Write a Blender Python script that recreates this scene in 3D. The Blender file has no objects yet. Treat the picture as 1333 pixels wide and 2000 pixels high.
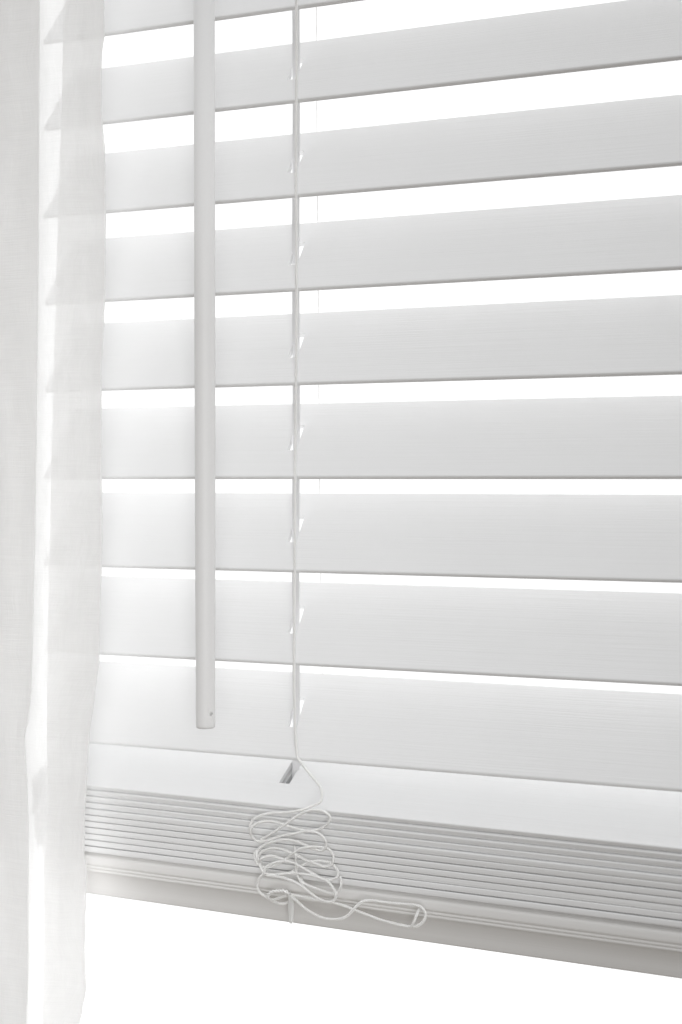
import bpy, bmesh, math, random
from mathutils import Vector, Matrix, noise

random.seed(7)
scene = bpy.context.scene

# ------------------------------------------------------------------ camera
F = 2759.0                      # focal length in photo pixels (frame 1333 x 2000)
TH = math.radians(22.4)         # the lens is turned left of the blind's normal
CS, SN = math.cos(TH), math.sin(TH)
cam_d = bpy.data.cameras.new("camera")
cam = bpy.data.objects.new("camera", cam_d)
scene.collection.objects.link(cam)
scene.camera = cam
cam.location = (0, 0, 0)
cam.rotation_euler = (math.radians(90), 0, TH)
cam_d.sensor_fit = 'VERTICAL'
cam_d.sensor_height = 36.0
cam_d.sensor_width = 24.0
cam_d.lens = F / 2000 * 36.0
cam_d.shift_y = -62 / 2000
cam_d.clip_start = 0.02
cam_d.clip_end = 60
cam_d.dof.use_dof = True
cam_d.dof.focus_distance = 0.705
cam_d.dof.aperture_fstop = 7.1

# ------------------------------------------------------------------ world, lamps, exposure
world = bpy.data.worlds.new("World")
scene.world = world
world.use_nodes = True
wn, wl = world.node_tree.nodes, world.node_tree.links
wn.clear()
w_out = wn.new("ShaderNodeOutputWorld")
w_bg = wn.new("ShaderNodeBackground")
w_tc = wn.new("ShaderNodeTexCoord")
w_sep = wn.new("ShaderNodeSeparateXYZ")
w_map = wn.new("ShaderNodeMapRange")
w_ramp = wn.new("ShaderNodeValToRGB")
wl.new(w_tc.outputs["Generated"], w_sep.inputs[0])
wl.new(w_sep.outputs["Z"], w_map.inputs["Value"])
w_map.inputs["From Min"].default_value = -1
w_map.inputs["From Max"].default_value = 1
wl.new(w_map.outputs[0], w_ramp.inputs[0])
e = w_ramp.color_ramp.elements
e[0].position = 0.30; e[0].color = (0.21, 0.183, 0.150, 1)    # floor of the room
e[1].position = 0.50; e[1].color = (0.31, 0.305, 0.30, 1)     # walls
e2_ = w_ramp.color_ramp.elements.new(0.72); e2_.color = (1.085, 1.09, 1.095, 1)     # white ceiling
wl.new(w_ramp.outputs[0], w_bg.inputs[0])
w_bg.inputs[1].default_value = 0.75
wl.new(w_bg.outputs[0], w_out.inputs[0])


def area(name, loc, target, sx, sy, power, col):
    d = bpy.data.lights.new(name, 'AREA')
    d.shape = 'RECTANGLE'; d.size = sx; d.size_y = sy; d.energy = power; d.color = col
    o = bpy.data.objects.new(name, d)
    scene.collection.objects.link(o)
    o.location = loc
    o.rotation_euler = (Vector(target) - Vector(loc)).to_track_quat('-Z', 'Y').to_euler()
    return o


key = area("room_fill_light", (0.20, -0.90, 0.05), (-0.90, 0.66, -0.12), 0.85, 0.8, 1.7, (1.0, 1.0, 1.0))  # added lamp in the room, aimed left to brighten curtain and left slats
key.data.spread = math.radians(42)

# added lamp, low behind the blind, to brighten the undersides of the slats
out_l = area("underside_fill_light", (0.35, 1.95, -1.55), (0.02, 0.68, 0.0), 1.6, 1.0, 15.0, (0.99, 0.99, 1.0))
out_l.data.spread = math.radians(110)

scene.view_settings.view_transform = 'Standard'
scene.view_settings.look = 'None'
scene.view_settings.exposure = 0.05
scene.view_settings.gamma = 1.0
scene.view_settings.use_curve_mapping = False
scene.cycles.max_bounces = 12
scene.cycles.diffuse_bounces = 6
scene.cycles.transmission_bounces = 8
scene.cycles.transparent_max_bounces = 16
scene.cycles.use_denoising = True

# ------------------------------------------------------------------ helpers


def at(x, y, Y):
    """the point in the room, on the plane parallel to the window at distance Y, seen at photo position x, y"""
    t = (x - 666.5) / F
    v = (938 - y) / F
    lam = Y / (CS + SN * t)
    return Vector((lam * (-SN + CS * t), Y, lam * v))


def link(name, me, mats, parent=None):
    o = bpy.data.objects.new(name, me)
    scene.collection.objects.link(o)
    for m in (mats if isinstance(mats, (list, tuple)) else [mats]):
        if m.name not in [k.name for k in me.materials if k]:
            me.materials.append(m)
    if parent is not None:
        o.parent = parent
    return o


def from_data(name, verts, faces, mats, parent=None, smooth=None):
    me = bpy.data.meshes.new(name)
    me.from_pydata([tuple(v) for v in verts], [], faces)
    if smooth is True:
        me.polygons.foreach_set("use_smooth", [True] * len(me.polygons))
    elif smooth is not None:
        me.polygons.foreach_set("use_smooth", smooth)
    me.update()
    bm = bmesh.new(); bm.from_mesh(me)
    bmesh.ops.recalc_face_normals(bm, faces=bm.faces)
    bm.to_mesh(me); bm.free()
    return link(name, me, mats, parent)


def thing(name, label, cat, loc=(0, 0, 0)):
    o = bpy.data.objects.new(name, None)
    scene.collection.objects.link(o)
    o.empty_display_size = 0.05
    o.location = loc
    o["label"] = label
    o["category"] = cat
    return o


def lerp_table(tab, v):
    """smooth interpolation in a list of (key, value) pairs"""
    if v <= tab[0][0]:
        return tab[0][1]
    for (a, fa), (b, fb) in zip(tab, tab[1:]):
        if v <= b:
            s = (v - a) / (b - a)
            s = s * s * (3 - 2 * s) * 0.6 + s * 0.4
            return fa + (fb - fa) * s
    return tab[-1][1]


# ------------------------------------------------------------------ materials
def new_mat(name):
    m = bpy.data.materials.new(name)
    m.use_nodes = True
    nt = m.node_tree
    nt.nodes.clear()
    out = nt.nodes.new("ShaderNodeOutputMaterial")
    return m, nt, out


def painted(name, col, rough=0.42, grain=0.35, dirt=0.02):
    """white lacquered faux wood with an embossed lengthwise grain"""
    m, nt, out = new_mat(name)
    N, L = nt.nodes, nt.links
    b = N.new("ShaderNodeBsdfPrincipled")
    tc = N.new("ShaderNodeTexCoord")
    oi = N.new("ShaderNodeObjectInfo")
    comb = N.new("ShaderNodeVectorMath"); comb.operation = 'ADD'
    mulr = N.new("ShaderNodeVectorMath"); mulr.operation = 'SCALE'
    L.new(oi.outputs["Random"], mulr.inputs[3]); mulr.inputs[0].default_value = (3.1, 1.7, 2.3)
    L.new(tc.outputs["Object"], comb.inputs[0]); L.new(mulr.outputs[0], comb.inputs[1])
    mp = N.new("ShaderNodeMapping"); mp.inputs["Scale"].default_value = (14, 1250, 1250)
    L.new(comb.outputs[0], mp.inputs[0])
    n1 = N.new("ShaderNodeTexNoise"); n1.inputs["Scale"].default_value = 1.0
    n1.inputs["Detail"].default_value = 4; n1.inputs["Roughness"].default_value = 0.6
    L.new(mp.outputs[0], n1.inputs["Vector"])
    mp2 = N.new("ShaderNodeMapping"); mp2.inputs["Scale"].default_value = (5, 230, 230)
    L.new(comb.outputs[0], mp2.inputs[0])
    n2 = N.new("ShaderNodeTexNoise"); n2.inputs["Scale"].default_value = 1.0
    n2.inputs["Detail"].default_value = 3
    L.new(mp2.outputs[0], n2.inputs["Vector"])
    add = N.new("ShaderNodeMath"); add.operation = 'MULTIPLY_ADD'
    L.new(n2.outputs["Fac"], add.inputs[0]); add.inputs[1].default_value = 0.7
    L.new(n1.outputs["Fac"], add.inputs[2])
    bp = N.new("ShaderNodeBump"); bp.inputs["Strength"].default_value = grain
    bp.inputs["Distance"].default_value = 0.0006
    L.new(add.outputs[0], bp.inputs["Height"])
    L.new(bp.outputs[0], b.inputs["Normal"])
    # faint unevenness of the lacquer
    n3 = N.new("ShaderNodeTexNoise"); n3.inputs["Scale"].default_value = 22
    n3.inputs["Detail"].default_value = 5
    L.new(comb.outputs[0], n3.inputs["Vector"])
    mix = N.new("ShaderNodeMix"); mix.data_type = 'RGBA'
    mix.inputs["A"].default_value = (*[c * (1 - dirt) for c in col], 1)
    mix.inputs["B"].default_value = (*[min(.93, c * (1 + dirt)) for c in col], 1)
    L.new(n3.outputs["Fac"], mix.inputs["Factor"])
    L.new(mix.outputs["Result"], b.inputs["Base Color"])
    b.inputs["Roughness"].default_value = rough
    b.inputs["Specular IOR Level"].default_value = 0.35
    L.new(b.outputs[0], out.inputs[0])
    return m


def plain(name, col, rough=0.5, transl=0.0, bump=0.0, scale=900):
    m, nt, out = new_mat(name)
    N, L = nt.nodes, nt.links
    b = N.new("ShaderNodeBsdfPrincipled")
    tc = N.new("ShaderNodeTexCoord")
    n = N.new("ShaderNodeTexNoise"); n.inputs["Scale"].default_value = scale
    n.inputs["Detail"].default_value = 3
    L.new(tc.outputs["Object"], n.inputs["Vector"])
    mix = N.new("ShaderNodeMix"); mix.data_type = 'RGBA'
    mix.inputs["A"].default_value = (*[c * 0.96 for c in col], 1)
    mix.inputs["B"].default_value = (*col, 1)
    L.new(n.outputs["Fac"], mix.inputs["Factor"])
    L.new(mix.outputs["Result"], b.inputs["Base Color"])
    b.inputs["Roughness"].default_value = rough
    if bump:
        bp = N.new("ShaderNodeBump"); bp.inputs["Strength"].default_value = bump
        bp.inputs["Distance"].default_value = 0.0002
        L.new(n.outputs["Fac"], bp.inputs["Height"]); L.new(bp.outputs[0], b.inputs["Normal"])
    if transl:
        tr = N.new("ShaderNodeBsdfTranslucent"); tr.inputs[0].default_value = (*col, 1)
        ms = N.new("ShaderNodeMixShader"); ms.inputs[0].default_value = transl
        L.new(b.outputs[0], ms.inputs[1]); L.new(tr.outputs[0], ms.inputs[2])
        L.new(ms.outputs[0], out.inputs[0])
    else:
        L.new(b.outputs[0], out.inputs[0])
    return m


def sheer(name):
    """thin woven voile: open between its threads, the threads scatter light"""
    m, nt, out = new_mat(name)
    N, L = nt.nodes, nt.links
    uv = N.new("ShaderNodeUVMap"); uv.uv_map = "UVMap"      # metres along the cloth / down the cloth

    def n(scale, detail, rough=0.5):
        mp = N.new("ShaderNodeMapping"); mp.inputs["Scale"].default_value = scale
        L.new(uv.outputs[0], mp.inputs[0])
        t = N.new("ShaderNodeTexNoise"); t.inputs["Scale"].default_value = 1.0
        t.inputs["Detail"].default_value = detail; t.inputs["Roughness"].default_value = rough
        L.new(mp.outputs[0], t.inputs["Vector"])
        return t.outputs["Fac"]
    weft = n((45, 1900, 1), 2)
    warp = n((1900, 40, 1), 2)
    cloud = n((60, 60, 1), 5, 0.6)

    def mathn(op, a, b):
        k = N.new("ShaderNodeMath"); k.operation = op
        for i, s in enumerate((a, b)):
            if isinstance(s, (int, float)):
                k.inputs[i].default_value = s
            else:
                L.new(s, k.inputs[i])
        return k.outputs[0]
    s = mathn('ADD', weft, mathn('MULTIPLY', warp, 0.7))
    s = mathn('ADD', s, mathn('MULTIPLY', cloud, 0.9))
    s = mathn('SUBTRACT', s, 1.30)
    fac = mathn('ADD', mathn('MULTIPLY', s, 0.085), 0.70)
    clampn = N.new("ShaderNodeClamp"); L.new(fac, clampn.inputs[0])
    clampn.inputs[1].default_value = 0.2; clampn.inputs[2].default_value = 0.9
    d = N.new("ShaderNodeBsdfDiffuse"); d.inputs[0].default_value = (0.955, 0.953, 0.95, 1)
    tl = N.new("ShaderNodeBsdfTranslucent"); tl.inputs[0].default_value = (0.88, 0.878, 0.875, 1)
    bp = N.new("ShaderNodeBump"); bp.inputs["Strength"].default_value = 0.25
    bp.inputs["Distance"].default_value = 0.0012
    L.new(s, bp.inputs["Height"]); L.new(bp.outputs[0], d.inputs["Normal"]); L.new(bp.outputs[0], tl.inputs["Normal"])
    m1 = N.new("ShaderNodeMixShader"); m1.inputs[0].default_value = 0.2
    L.new(d.outputs[0], m1.inputs[1]); L.new(tl.outputs[0], m1.inputs[2])
    t = N.new("ShaderNodeBsdfTransparent"); t.inputs[0].default_value = (1, 1, 1, 1)
    m2 = N.new("ShaderNodeMixShader")
    L.new(clampn.outputs[0], m2.inputs[0])
    L.new(t.outputs[0], m2.inputs[1]); L.new(m1.outputs[0], m2.inputs[2])
    L.new(m2.outputs[0], out.inputs[0])
    return m


def sky_mat(name, strength, col):
    m, nt, out = new_mat(name)
    em = nt.nodes.new("ShaderNodeEmission")
    em.inputs[0].default_value = (*col, 1); em.inputs[1].default_value = strength
    nt.links.new(em.outputs[0], out.inputs[0])
    return m


M_SLAT = painted("white_slat_lacquer", (0.846, 0.847, 0.848))
M_RAIL = painted("white_rail_lacquer", (0.82, 0.812, 0.80), rough=0.7, grain=0.15)
M_WAND = plain("white_wand_plastic", (0.83, 0.828, 0.825), rough=0.5)
M_TAPE = plain("grey_white_tape", (0.90, 0.90, 0.905), rough=0.7, transl=0.35)
M_CORD = plain("white_cord", (0.98, 0.977, 0.965), rough=0.8, transl=0.1, bump=0.3, scale=2500)
M_CLEAR = plain("milky_plastic", (0.86, 0.86, 0.85), rough=0.25, transl=0.35)
M_SHEER = sheer("white_voile")
M_SKY = sky_mat("overcast_sky", 1.2, (0.995, 1.0, 1.0))

# ------------------------------------------------------------------ setting: the overexposed sky outside
vs, fs = [], []
nn = 24
for i in range(nn + 1):
    a = math.radians(-80 + 160 * i / nn)
    for z in (-9, 9):
        vs.append((9 * math.sin(a), 9 * math.cos(a), z))
for i in range(nn):
    fs.append((2 * i, 2 * i + 2, 2 * i + 3, 2 * i + 1))
sky = from_data("sky", vs, fs, M_SKY, smooth=True)
sky["kind"] = "structure"
sky["label"] = "blank white overexposed daylight behind the blind"

# ------------------------------------------------------------------ the blind
P = 0.048          # slat spacing
W, T = 0.050, 0.0028
YB = 0.6735        # middle plane of the blind
X0, X1 = -0.4480, 0.34
XH = -0.3030       # route hole
TILT = math.radians(52.5)

blind = thing("venetian_blind", "white faux wood venetian blind with tilted slats hanging before a bright window",
              "blind", (0, YB, -0.222))


def slat_mesh(name, x0, x1, w=W, t=T, hx=XH, hw=0.0052, hl=0.0168, ho=0.0009, bow=0.0, c=0.0011):
    """slat with rounded long edges and a rectangular route hole; lies flat, length along X"""
    prof, tag = [], []
    r = t / 2                      # half thickness; c is the radius of the long corners
    na = 8
    ys = [-w / 2 + c, -hl / 2 + ho, hl / 2 + ho, w / 2 - c]
    for y in ys:
        prof.append((y, r)); tag.append('t')
    for k in range(1, 4):
        a = math.pi / 2 * (1 - k / 4)
        prof.append((w / 2 - c + c * math.cos(a), r - c + c * math.sin(a))); tag.append('a')
    prof.append((w / 2, r - c)); tag.append('a')
    prof.append((w / 2, -r + c)); tag.append('a')
    for k in range(1, 4):
        a = -math.pi / 2 * k / 4
        prof.append((w / 2 - c + c * math.cos(a), -r + c + c * math.sin(a))); tag.append('a')
    na = 9
    for y in reversed(ys):
        prof.append((y, -r)); tag.append('b')
    for (y, z) in [(-y, -z) for (y, z) in prof[4:12]]:
        prof.append((y, z)); tag.append('a')
    n = len(prof)
    xs = [x0, x0 + 0.0004] + [x0 + (hx - hw / 2 - x0) * k / 6 for k in range(1, 6)] + [hx - hw / 2, hx + hw / 2]
    xs += [hx + hw / 2 + (x1 - hx - hw / 2) * k / 20 for k in range(1, 21)]
    V, Fc, S = [], [], []
    for i, x in enumerate(xs):
        sc = 1 - (0.0004 / r * 0.6 if i == 0 else 0)
        sag = bow * math.sin(math.pi * (x - x0) / (x1 - x0))
        for (y, z) in prof:
            V.append((x, y * (1 - (0.0004 / w if i == 0 else 0)), z * sc + sag))
    ih = xs.index(hx - hw / 2)
    top_q = 1                      # profile quad index between -hl/2 and hl/2 on the top
    bot_q = 4 + (na - 1) + 1       # the same on the underside
    for i in range(len(xs) - 1):
        for j in range(n):
            k = (j + 1) % n
            if i == ih and j in (top_q, bot_q):
                continue
            Fc.append((i * n + j, i * n + k, (i + 1) * n + k, (i + 1) * n + j))
            S.append(not (tag[j] in 'tb' and tag[k] == tag[j]))
    Fc.append(tuple(range(n))); S.append(False)
    Fc.append(tuple((len(xs) - 1) * n + q for q in range(n))); S.append(False)
    a, b = ih * n, (ih + 1) * n
    t0, t1 = top_q, top_q + 1
    b0, b1 = bot_q, bot_q + 1      # b0 is +y, b1 is -y
    for quad in ((a + t0, a + t1, a + b0, a + b1), (b + t0, b + t1, b + b0, b + b1),
                 (a + t0, b + t0, b + b1, a + b1), (a + t1, b + t1, b + b0, a + b0)):
        Fc.append(quad); S.append(False)
    me = bpy.data.meshes.new(name)
    me.from_pydata(V, [], Fc)
    me.polygons.foreach_set("use_smooth", S)
    me.update()
    bm = bmesh.new(); bm.from_mesh(me)
    bmesh.ops.recalc_face_normals(bm, faces=bm.faces)
    bm.to_mesh(me); bm.free()
    return me


base = Vector(blind.location)
me_slat = slat_mesh("slat", X0, X1, hx=XH + 0.0004)
me_slat.materials.append(M_SLAT)


def put_slat(z, tilt, roll=0.0, dy=0.0, dx=0.0, me=None):
    """slat whose middle sits at height z; tilt lifts the window side"""
    o = bpy.data.objects.new("slat", me or me_slat)
    scene.collection.objects.link(o)
    o.parent = blind
    # the mesh runs along X from the world origin, so roll about the left end
    rot = Matrix.Rotation(tilt, 4, 'X')
    rl = Matrix.Translation((X0, 0, 0)) @ Matrix.Rotation(roll, 4, 'Y') @ Matrix.Translation((-X0, 0, 0))
    m = Matrix.Translation((dx, YB + dy, z)) @ rl @ rot
    o.matrix_local = Matrix.Translation(-base) @ m
    return o


rise = 0.0207      # from the lower front corner to the slat's middle
zs = []
dev = {0: 0, 1: 0.0, 2: 0.0, 3: 0.0, 4: 0.0003, 5: 0.0, -1: 0.0002, -2: 0.0009, -3: 0.0005}
for k in range(7, -4, -1):
    z = k * P + rise + dev.get(k, 0)
    zs.append(z)
    put_slat(z, TILT + math.radians(random.uniform(-.35, .35)) + (math.radians(0.8) if k == -3 else 0),
             roll=random.uniform(-.0004, .0004), dx=random.uniform(-.0004, .0002))

# the gathered slats on the rail
ROLL_S = 0.0098
ZS = -0.1660       # underside of the top gathered slat at its front edge
me_top = slat_mesh("slat", X0, X1, hx=XH - 0.0002, hw=0.0060, hl=0.0170, c=0.0007)
me_low = slat_mesh("slat", X0, X1, hx=XH + 0.0001, c=0.0005, t=0.0030)
me_low.materials.append(M_SLAT)
me_top.materials.append(M_SLAT)
# front edges lie one on the other, the ladder still lifts the window side of the upper ones
fan = [27, 23.5, 19, 14.5, 10.5, 7.5, 5, 3, 2, 1, .4]
for k in range(11):
    a_ = math.radians(fan[k] + random.uniform(-.1, .1))
    zf = ZS + 0.0018 - 0.00332 * k                     # middle of the front edge
    put_slat(zf + 0.025 * math.sin(a_), a_, roll=ROLL_S + random.uniform(-.0004, .0004),
             dy=-0.025 * (1 - math.cos(a_)) + random.uniform(-.0004, .0004),
             dx=-0.0021 + random.uniform(-.0007, .0007) + 0.0002 * k + (0.0018 if k == 10 else 0), me=me_top if k == 0 else me_low)

# bottom rail, profile (y towards the window, z up) from its top edge
half = [(-0.0190, 0.0030), (-0.0205, 0.0026), (-0.0212, 0.0006), (-0.0238, 0.0000), (-0.0246, -0.0005), (-0.0248, -0.0016),
        (-0.0247, -0.0044), (-0.0245, -0.0054), (-0.0240, -0.0058), (-0.0239, -0.0061), (-0.0241, -0.0064),
        (-0.0240, -0.0073), (-0.0235, -0.0076), (-0.0234, -0.0079), (-0.0236, -0.0082), (-0.0235, -0.0091),
        (-0.0229, -0.0096), (-0.0222, -0.0106), (-0.0208, -0.0132), (-0.0196, -0.0160), (-0.0188, -0.0190),
        (-0.0182, -0.0222), (-0.0178, -0.0231), (-0.0168, -0.0234)]
prof = half + [(-y, z) for y, z in reversed(half)]
n = len(prof)
V, Fc, S = [], [], []
xs = [X0 + 0.0044, X0 + 0.0054] + [X0 + 0.0054 + (X1 - X0 - 0.0054) * k / 12 for k in range(1, 13)]
for i, x in enumerate(xs):
    s = 0.985 if i == 0 else 1.0
    for y, z in prof:
        V.append((x, y * s, (z + 0.011) * s - 0.011))
for i in range(len(xs) - 1):
    for j in range(n):
        k = (j + 1) % n
        Fc.append((i * n + j, i * n + k, (i + 1) * n + k, (i + 1) * n + j)); S.append(j not in (n // 2 - 1, n - 1))
Fc.append(tuple(range(n))); Fc.append(tuple((len(xs) - 1) * n + q for q in range(n))); S += [False, False]
rail = from_data("bottom_rail", V, Fc, M_RAIL, blind, S)
ROLL_R = 0.0118
rail.matrix_local = (Matrix.Translation(-base) @ Matrix.Translation((0, YB + 0.0008, -0.2007)) @
                     Matrix.Translation((X0, 0, 0)) @ Matrix.Rotation(ROLL_R, 4, 'Y') @ Matrix.Translation((-X0, 0, 0)))


# ------------------------------------------------------------------ cords and tape
def catmull(pts, step):
    out = []
    q = [pts[0] * 2 - pts[1]] + list(pts) + [pts[-1] * 2 - pts[-2]]
    for i in range(1, len(q) - 2):
        a, b, c, d = q[i - 1], q[i], q[i + 1], q[i + 2]
        m = max(2, int((c - b).length / step))
        for k in range(m):
            t = k / m
            out.append(0.5 * ((2 * b) + (c - a) * t + (2 * a - 5 * b + 4 * c - d) * t * t + (3 * b - a - 3 * c + d) * t ** 3))
    out.append(Vector(pts[-1]))
    return out


def cord_data(pts, rad, V, Fc, step=0.00035, pitch=0.0026, twist=0.16, sides=10, jit=0.00006):
    """a twisted two-strand cord along pts"""
    path = catmull([Vector(p) for p in pts], step)
    off = len(V)
    up = Vector((0.13, 1, 0.07))
    s = 0.0
    for i, p in enumerate(path):
        t = (path[min(i + 1, len(path) - 1)] - path[max(i - 1, 0)])
        if t.length < 1e-9:
            t = Vector((0, 0, 1))
        t.normalize()
        if i:
            s += (p - path[i - 1]).length
        a = (up - t * up.dot(t)).normalized(); b = t.cross(a); up = a
        wob = noise.noise_vector(p * 260) * jit
        for k in range(sides):
            ph = 2 * math.pi * k / sides
            r = rad * (1 + twist * math.cos(2 * ph - 2 * math.pi * s / pitch * 2))
            V.append(p + wob + (a * math.cos(ph) + b * math.sin(ph)) * r)
    for i in range(len(path) - 1):
        for k in range(sides):
            k2 = (k + 1) % sides
            Fc.append((off + i * sides + k, off + i * sides + k2, off + (i + 1) * sides + k2, off + (i + 1) * sides + k))
    m = len(path) - 1
    Fc.append(tuple(off + q for q in range(sides)))
    Fc.append(tuple(off + m * sides + q for q in reversed(range(sides))))


def local(o):
    """keep an object built in world metres where it is, under the blind"""
    o.matrix_local = Matrix.Translation(-base)
    return o


# lift tape through the route holes
zt, zb = 0.39, -0.2015
V, Fc = [], []
N_T = 90
for i in range(N_T + 1):
    z = zt + (zb - zt) * i / N_T
    x = XH - 0.00015 + 0.00015 * math.sin(z * 40)
    hw, ht = 0.0021, 0.00022
    for dx_, dy_ in ((-hw, -ht * .3), (-hw * .35, -ht * 1.6), (hw * .35, -ht * 1.0), (hw, -ht), (hw, ht), (-hw, ht)):
        V.append((x + dx_, YB + dy_ + 0.0002, z))
for i in range(N_T):
    for j in range(6):
        k = (j + 1) % 6
        Fc.append((i * 6 + j, i * 6 + k, (i + 1) * 6 + k, (i + 1) * 6 + j))
Fc.append(tuple(range(6))); Fc.append(tuple(N_T * 6 + q for q in range(6)))
local(from_data("lift_tape", V, Fc, M_TAPE, blind))

# rear ladder cord, with the rungs that carry the slats
V, Fc = [], []
YR = YB + 0.0158
cord_data([at(617.5, -150, YR), at(618.5, 60, YR), at(621, 430, YR), at(623.5, 760, YR), at(625.5, 1000, YR),
           at(628, 1200, YR + .001), at(632, 1400, YR + .006), at(640, 1500, YR + .010), at(642, 1560, YR + .0115)], 0.00034, V, Fc, step=0.002, pitch=0.004, twist=0.1, sides=8)
XL = -0.2972
for z in zs[1:]:
    c, s = math.cos(TILT), math.sin(TILT)
    o1 = Vector((XL, YB - 0.0238 * c + 0.0021 * s, z - 0.0238 * s - 0.0021 * c))
    o2 = Vector((XL, YB + 0.0245 * c + 0.0021 * s, z + 0.0245 * s - 0.0021 * c))
    cord_data([o1, (o1 + o2) / 2, o2], 0.0003, V, Fc, step=0.003, sides=6, jit=0)
rear = local(from_data("ladder_cord", V, Fc, M_CORD, blind, True))
rear["label"] = "thin rear ladder cord seen in the gaps between the slats"

# front ladder cord with its slack wound into a loose bundle
YF = YB - 0.0172
YK = 0.6425


def seq(L):
    return [at(x, y, YK + d * 0.001) for x, y, d in L]


V, Fc = [], []
down = [at(580, -150, YF), at(579.5, 0, YF), at(579.5, 150, YF), at(578.5, 300, YF), at(579, 450, YF), at(579.5, 600, YF),
        at(578.5, 750, YF), at(577, 900, YF), at(576.5, 1050, YF), at(575.5, 1200, YF), at(575, 1290, YF), at(575.5, 1350, YF),
        at(577, 1420, YF), at(579, 1455, YF), at(581.5, 1476, YF - .001), at(587, 1487, YF - .001), at(597, 1501, YF - .003),
        at(611, 1518, YF - .006), at(622, 1531, YF - .009), at(628, 1543, YF - .011), at(629.5, 1555, YF - .012),
        at(625, 1567, YF - .013)]
bundle = seq([(605, 1576, 0), (580, 1584, -.5), (552, 1587, 0), (531, 1588, .4), (509, 1593, 0), (495, 1601, -.8), (489.5, 1613, -1),
              (490, 1627, -.5), (496, 1638, .5), (508, 1643.5, 1.2), (524, 1641, 1.2), (542, 1634, .6), (562, 1630, 0),
              (580, 1627, -.5), (598, 1623.5, -.8), (618, 1626, -1), (632, 1635, -1), (637.5, 1647, -.6), (635, 1657, 0),
              (626, 1661, .4), (611, 1657, 0), (593, 1649, -.8), (575, 1642, -1.6), (557, 1640, -1.6), (538, 1643, -1),
              (518, 1649.5, 0), (503, 1660, 0), (497, 1671, -.6), (500, 1681, -1), (507, 1690, -.6), (522, 1694, .5),
              (540, 1689, .8), (556, 1680, .2), (572, 1667, -1.6), (588, 1658, -2.4), (606, 1654, -1.8), (630, 1655, .9),
              (643, 1659, .6), (651, 1670, 0), (651, 1682, -.6), (645, 1690, -1), (635, 1693, -1), (618, 1687.5, -.4),
              (598, 1680, .2), (582, 1671, 0), (566, 1664, -.2), (548, 1658, 0), (528, 1657, .4), (511, 1664, .8),
              (504, 1676, .4), (509, 1692, -1.6), (515, 1704, -1.8), (528, 1708, -1.2), (548, 1707, -.6), (568, 1704, .3),
              (584, 1694, .6), (602, 1684, .4), (622, 1681, 1.3), (642, 1684, 1.3), (655, 1693, .6), (661, 1704, 0),
              (658, 1713.5, -.6), (647, 1718, -.6), (632, 1716, .3), (616, 1708.5, .3), (600, 1699.5, -.8), (585, 1691, -1.8),
              (571, 1684, -1.8), (554, 1682, -1.2), (534, 1686, -1.8), (520, 1694, -2.6), (515, 1706, -3), (507, 1716, -1.6),
              (502.5, 1729, -.6), (507, 1742, 0), (520, 1752, .2), (538, 1762, 0), (554, 1765, .3), (566, 1759, .5),
              (563, 1746, -1), (548, 1740.5, -1.6), (532, 1743, -1.8), (523.5, 1750, -1.6), (530, 1757, -.6), (546, 1754, .2),
              (564, 1749, -.6), (580, 1760, -1.2), (596, 1774, -1.6), (613, 1785, -1.6), (632, 1793, -1.6), (651, 1795.5, -1.6),
              (667, 1794, -1.6), (679, 1788, -1.6), (690, 1777.5, -2.2), (700, 1766.5, -2), (711, 1760, -1), (728, 1759, .6),
              (757, 1763, .9), (790, 1766, .9), (817, 1769, .6), (828, 1777, -.6), (831.5, 1789, -1), (825, 1802, -1.4),
              (809, 1810, -1.6), (788, 1808, -1.6), (765, 1802.5, -1.4), (742, 1796, -1), (719, 1787.5, -.6), (697, 1779, -.4),
              (675, 1770, 0), (652, 1763.5, .2), (630, 1760, .2), (608, 1755, .2), (586, 1750.5, .2), (566, 1746, .2)])
R_C = 0.00068
cord_data(down + bundle, R_C, V, Fc)
# the second strand of the loops: the cord end goes round once more
cord_data(seq([(492, 1634, .2), (489.5, 1622, -2), (496, 1612, -2), (510, 1605.5, -1.2), (530, 1604, -.4), (549, 1608, .2), (566, 1614, .2),
               (585, 1620, .2), (607, 1622.5, .2), (627, 1618, -.4), (640, 1609, -1), (645.5, 1597, -1.4), (636, 1586.5, -1.6),
               (617, 1582, -1.6), (598, 1585, -1.8), (579, 1595, -2), (560, 1608, -1.8), (542, 1621, -1.2), (526, 1631, 0),
               (510, 1640, 1.8)]), R_C, V, Fc)
cord_data(seq([(508, 1655, 1.3), (502, 1666, -1.2), (504, 1678, -1.9), (509, 1688, .5), (509.5, 1679, -1.8), (519, 1673, -1.6), (533, 1672, -1),
               (546, 1675.5, -.2), (560, 1679, 1.2), (578, 1683, 1.5)]), R_C, V, Fc)
cord_data(seq([(514, 1700, -.4), (519, 1709, -1.2), (542, 1712, -2.4), (566, 1718, -2.8), (588, 1729.5, -2.8), (605, 1743, -2.6), (622, 1755, -2),
               (640, 1761.5, -1.6), (653, 1758, -1.4), (656, 1746, -1.2), (649, 1731, -1.2), (636, 1719, -1.2), (613, 1710.5, -1),
               (590, 1706.5, -.8), (562, 1706.5, .4), (535, 1709, 1.2), (516, 1706, .2)]), R_C, V, Fc)
cord_data(seq([(665, 1712, 2), (667.5, 1722, .2), (665, 1735, -.2), (658, 1744, .2), (644, 1744, .8), (625, 1738, .6), (606, 1731, 0),
               (592, 1723, .6), (588, 1714, 1.8)]), R_C, V, Fc)
cord_data(seq([(804, 1810, -2.2), (809, 1800, -2.4), (813, 1790, -1.6), (817, 1780, .4), (822, 1772, 1)]), R_C * .9, V, Fc)
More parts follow.
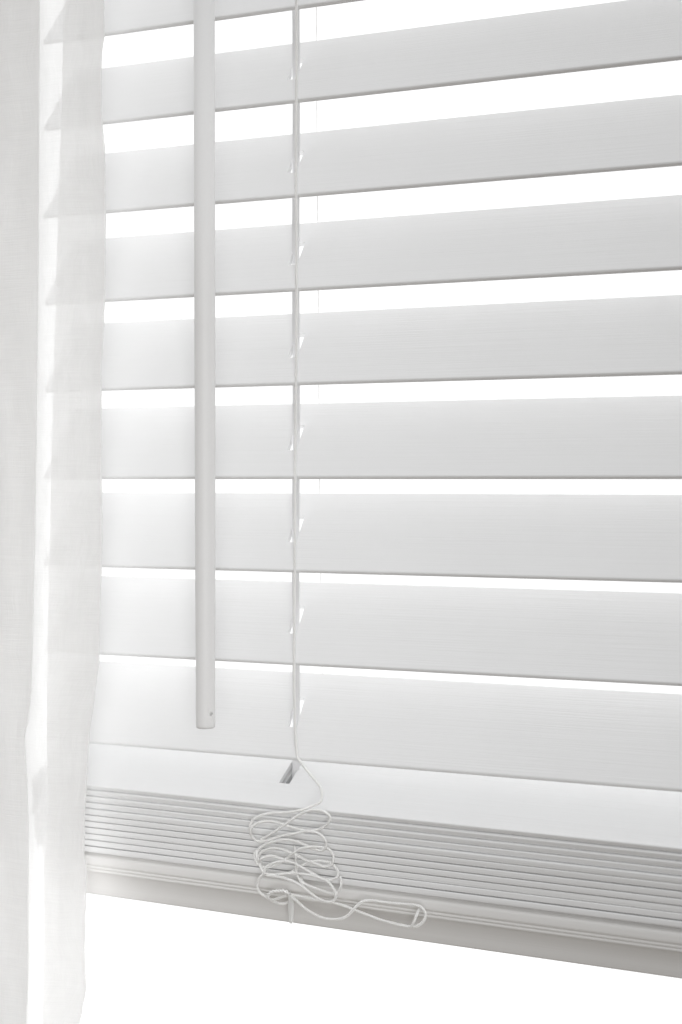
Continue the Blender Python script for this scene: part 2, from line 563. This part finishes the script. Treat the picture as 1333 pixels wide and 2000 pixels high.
cord_data(seq([(576, 1652, .9), (577.5, 1672, -2.6), (579, 1700, -.4), (587, 1722, -.2), (600, 1738, .4)]), R_C * .7, V, Fc)
# whipping round the knot
cord_data(seq([(523, 1750, -2.2), (528, 1744, -2.6), (536, 1741, -2.6), (548, 1740, -2.6), (560, 1742, -2.4), (565, 1747, -1.8)]),
          R_C * 1.15, V, Fc, pitch=0.0036, twist=0.35)
front = local(from_data("ladder_cord", V, Fc, M_CORD, blind, True))
front["label"] = "front cord with its slack wound in a loose knot of loops over the bottom rail"

# small plastic end of the cord hanging below the knot
V, Fc = [], []
rows = [(1742, 563.5, 568), (1752, 563, 570), (1765, 562.5, 575.5), (1772, 562.8, 575), (1788, 564.2, 573.6), (1799, 565.2, 573),
        (1803, 565.8, 572.6)]
for y, xa, xb in rows:
    a, b = at(xa, y, YK - 0.0006), at(xb, y, YK - 0.0006)
    for q in range(10):
        ph = 2 * math.pi * q / 10
        V.append((a + b) / 2 + Vector(((b - a).length / 2 * math.cos(ph), 0.0007 * math.sin(ph), 0)))
for i in range(len(rows) - 1):
    for j in range(10):
        k = (j + 1) % 10
        Fc.append((i * 10 + j, i * 10 + k, (i + 1) * 10 + k, (i + 1) * 10 + j))
Fc.append(tuple(range(10))); Fc.append(tuple((len(rows) - 1) * 10 + q for q in range(10)))
tabo = local(from_data("cord_tip", V, Fc, M_CLEAR, blind, True))

# ------------------------------------------------------------------ tilt wand
YW = 0.612
pt, pb = at(399, -160, YW), at(402, 1421, YW)
ax = (pb - pt).normalized()
R_W = 0.00512
V, Fc, S = [], [], []
sides = 64
ln = (pb - pt).length
prof = [(0, R_W * 1.02), (ln * .5, R_W * 1.0), (ln * .8, R_W * .97), (ln - 0.030, R_W * .925)] + [(ln - 0.012 + 0.0005 * q, R_W * (.921 - .0003 * q)) for q in range(20)] + [(ln - 0.0012, R_W * .915), (ln - 0.0004, R_W * .89), (ln, R_W * .82),
        (ln, R_W * .55), (ln - 0.004, R_W * .52)]
sx = Vector((1, 0, 0)); sx = (sx - ax * sx.dot(ax)).normalized(); sy = ax.cross(sx)
for s, r in prof:
    c = pt + ax * s
    for k in range(sides):
        ph = 2 * math.pi * k / sides
        V.append(c + (sx * math.cos(ph) + sy * math.sin(ph)) * r)
for i in range(len(prof) - 1):
    for k in range(sides):
        k2 = (k + 1) % sides
        Fc.append((i * sides + k, i * sides + k2, (i + 1) * sides + k2, (i + 1) * sides + k)); S.append(i < 26)
Fc.append(tuple(range(sides))); Fc.append(tuple((len(prof) - 1) * sides + q for q in range(sides))); S += [False, False]
wand = local(from_data("tilt_wand", V, Fc, M_WAND, blind, S))
# the small cross hole near the foot, cut out of the rod
bpy.context.view_layer.update()
bm = bmesh.new()
hc = pb - ax * 0.0071
hd = Vector((math.sin(math.radians(65)), -math.cos(math.radians(65)), 0))
bmesh.ops.create_cone(bm, cap_ends=True, segments=20, radius1=0.00105, radius2=0.00105, depth=0.02,
                      matrix=Matrix.Translation(hc + hd * 0.0125) @ hd.to_track_quat('Z', 'Y').to_matrix().to_4x4())
cm = bpy.data.meshes.new("cutter"); bm.to_mesh(cm); bm.free()
cut = bpy.data.objects.new("cutter", cm); scene.collection.objects.link(cut)
md = wand.modifiers.new("hole", 'BOOLEAN'); md.operation = 'DIFFERENCE'; md.object = cut; md.solver = 'EXACT'
bpy.context.view_layer.update()
dg = bpy.context.evaluated_depsgraph_get()
me2 = bpy.data.meshes.new_from_object(wand.evaluated_get(dg))
wand.modifiers.clear()
wand.data = me2
bpy.data.objects.remove(cut, do_unlink=True)

# ------------------------------------------------------------------ sheer curtain, one folded cloth
E1 = [(-200, 79), (0, 78), (300, 77), (500, 76), (860, 72), (1000, 70), (1200, 66), (1350, 62), (1400, 57), (1440, 49), (1475, 51), (1540, 55), (1620, 57),
      (1900, 56), (2000, 53), (2200, 50)]
E2 = [(-200, 131), (0, 127), (90, 123), (170, 122), (250, 119), (400, 114), (600, 109), (750, 105), (900, 101), (1000, 99), (1150, 95),
      (1300, 92.5), (1450, 92), (1560, 94), (1640, 92), (1690, 86.5), (1760, 86), (2000, 84), (2200, 84)]
E3 = [(-200, 200), (0, 204), (60, 205), (120, 199.5), (220, 200), (300, 206), (420, 208), (560, 206.5), (640, 204), (720, 199), (900, 200), (1050, 201),
      (1200, 197), (1290, 195), (1360, 186), (1430, 176), (1500, 172.5), (1600, 166.5), (1660, 165.5), (1710, 170.5), (1800, 168), (1860, 166), (1930, 169.5),
      (1970, 162), (2010, 155), (2200, 156)]
rows = 300
V, UV = [], []
ncol = None
for i in range(rows + 1):
    y = -190 + (2380) * i / rows
    wv = noise.noise(Vector((y * .006, 3.1, 0)))
    e1, e2, e3 = lerp_table(E1, y), lerp_table(E2, y), lerp_table(E3, y)
    e3 += 1.2 * noise.noise(Vector((y * .05, 0, 0))) + 0.7 * noise.noise(Vector((y * .17, 4, 0))); e2 += 0.8 * noise.noise(Vector((y * .04, 7, 0)))
    bk = -70 + 6 * wv
    # plan of the cloth: photo column and distance, front fold first
    plan = []

    def run(xa, xb, ya, yb, n_, amp, seed):
        for k in range(n_):
            s = k / n_
            x = xa + (xb - xa) * s
            Y = ya + (yb - ya) * (s * s * (3 - 2 * s))
            Y += amp * math.sin(math.pi * s) * noise.noise(Vector((x * .03, y * .004, seed)))
            Y += amp * .22 * math.sin(math.pi * s) * noise.noise(Vector((x * .09, y * .02, seed + 9)))
            plan.append((x, Y))

    def turn(xc, ya, yb, sgn, r_px, n_=7):
        """rounded fold at the edge xc - the cloth turns there from depth ya to yb"""
        for k in range(n_):
            a = -math.pi / 2 + math.pi * k / n_
            plan.append((xc + sgn * r_px * (math.cos(a) - 1), (ya + yb) / 2 + (yb - ya) / 2 * math.sin(a)))
    rp = 5
    run(-330, e1 - rp, 0.600, 0.603, 40, 0.006, 1)
    turn(e1, 0.603, 0.6046, 1, rp * .5)
    run(e1 - rp * 1.4, bk + rp, 0.6046, 0.611, 16, 0.003, 2)
    turn(bk, 0.611, 0.619, -1, rp)
    run(bk + rp, e3 - rp, 0.619, 0.627, 44, 0.005, 3)
    turn(e3, 0.627, 0.6256, 1, rp * .5)
    run(e3 - rp * 1.4, e2, 0.6256, 0.621, 22, 0.0016, 4)
    plan.append((e2, 0.621))
    ncol = len(plan)
    u = 0
    prev = None
    for (x, Y) in plan:
        p = at(x, y, Y)
        if prev is not None:
            u += math.hypot(p.x - prev.x, p.y - prev.y)
        prev = p
        V.append(p); UV.append((u, p.z))
Fc = [(i * ncol + j, i * ncol + j + 1, (i + 1) * ncol + j + 1, (i + 1) * ncol + j) for i in range(rows) for j in range(ncol - 1)]
me = bpy.data.meshes.new("sheer_curtain")
cb = Vector((-0.42, 0.615, -0.26))
me.from_pydata([tuple(v - cb) for v in V], [], Fc)
me.polygons.foreach_set("use_smooth", [True] * len(Fc))
ul = me.uv_layers.new(name="UVMap")
for l in me.loops:
    ul.data[l.index].uv = UV[l.vertex_index]
me.update()
cur = link("sheer_curtain", me, M_SHEER)
cur.location = cb
cur["label"] = "sheer white voile curtain hanging in folds over the blind's left end"
cur["category"] = "curtain"
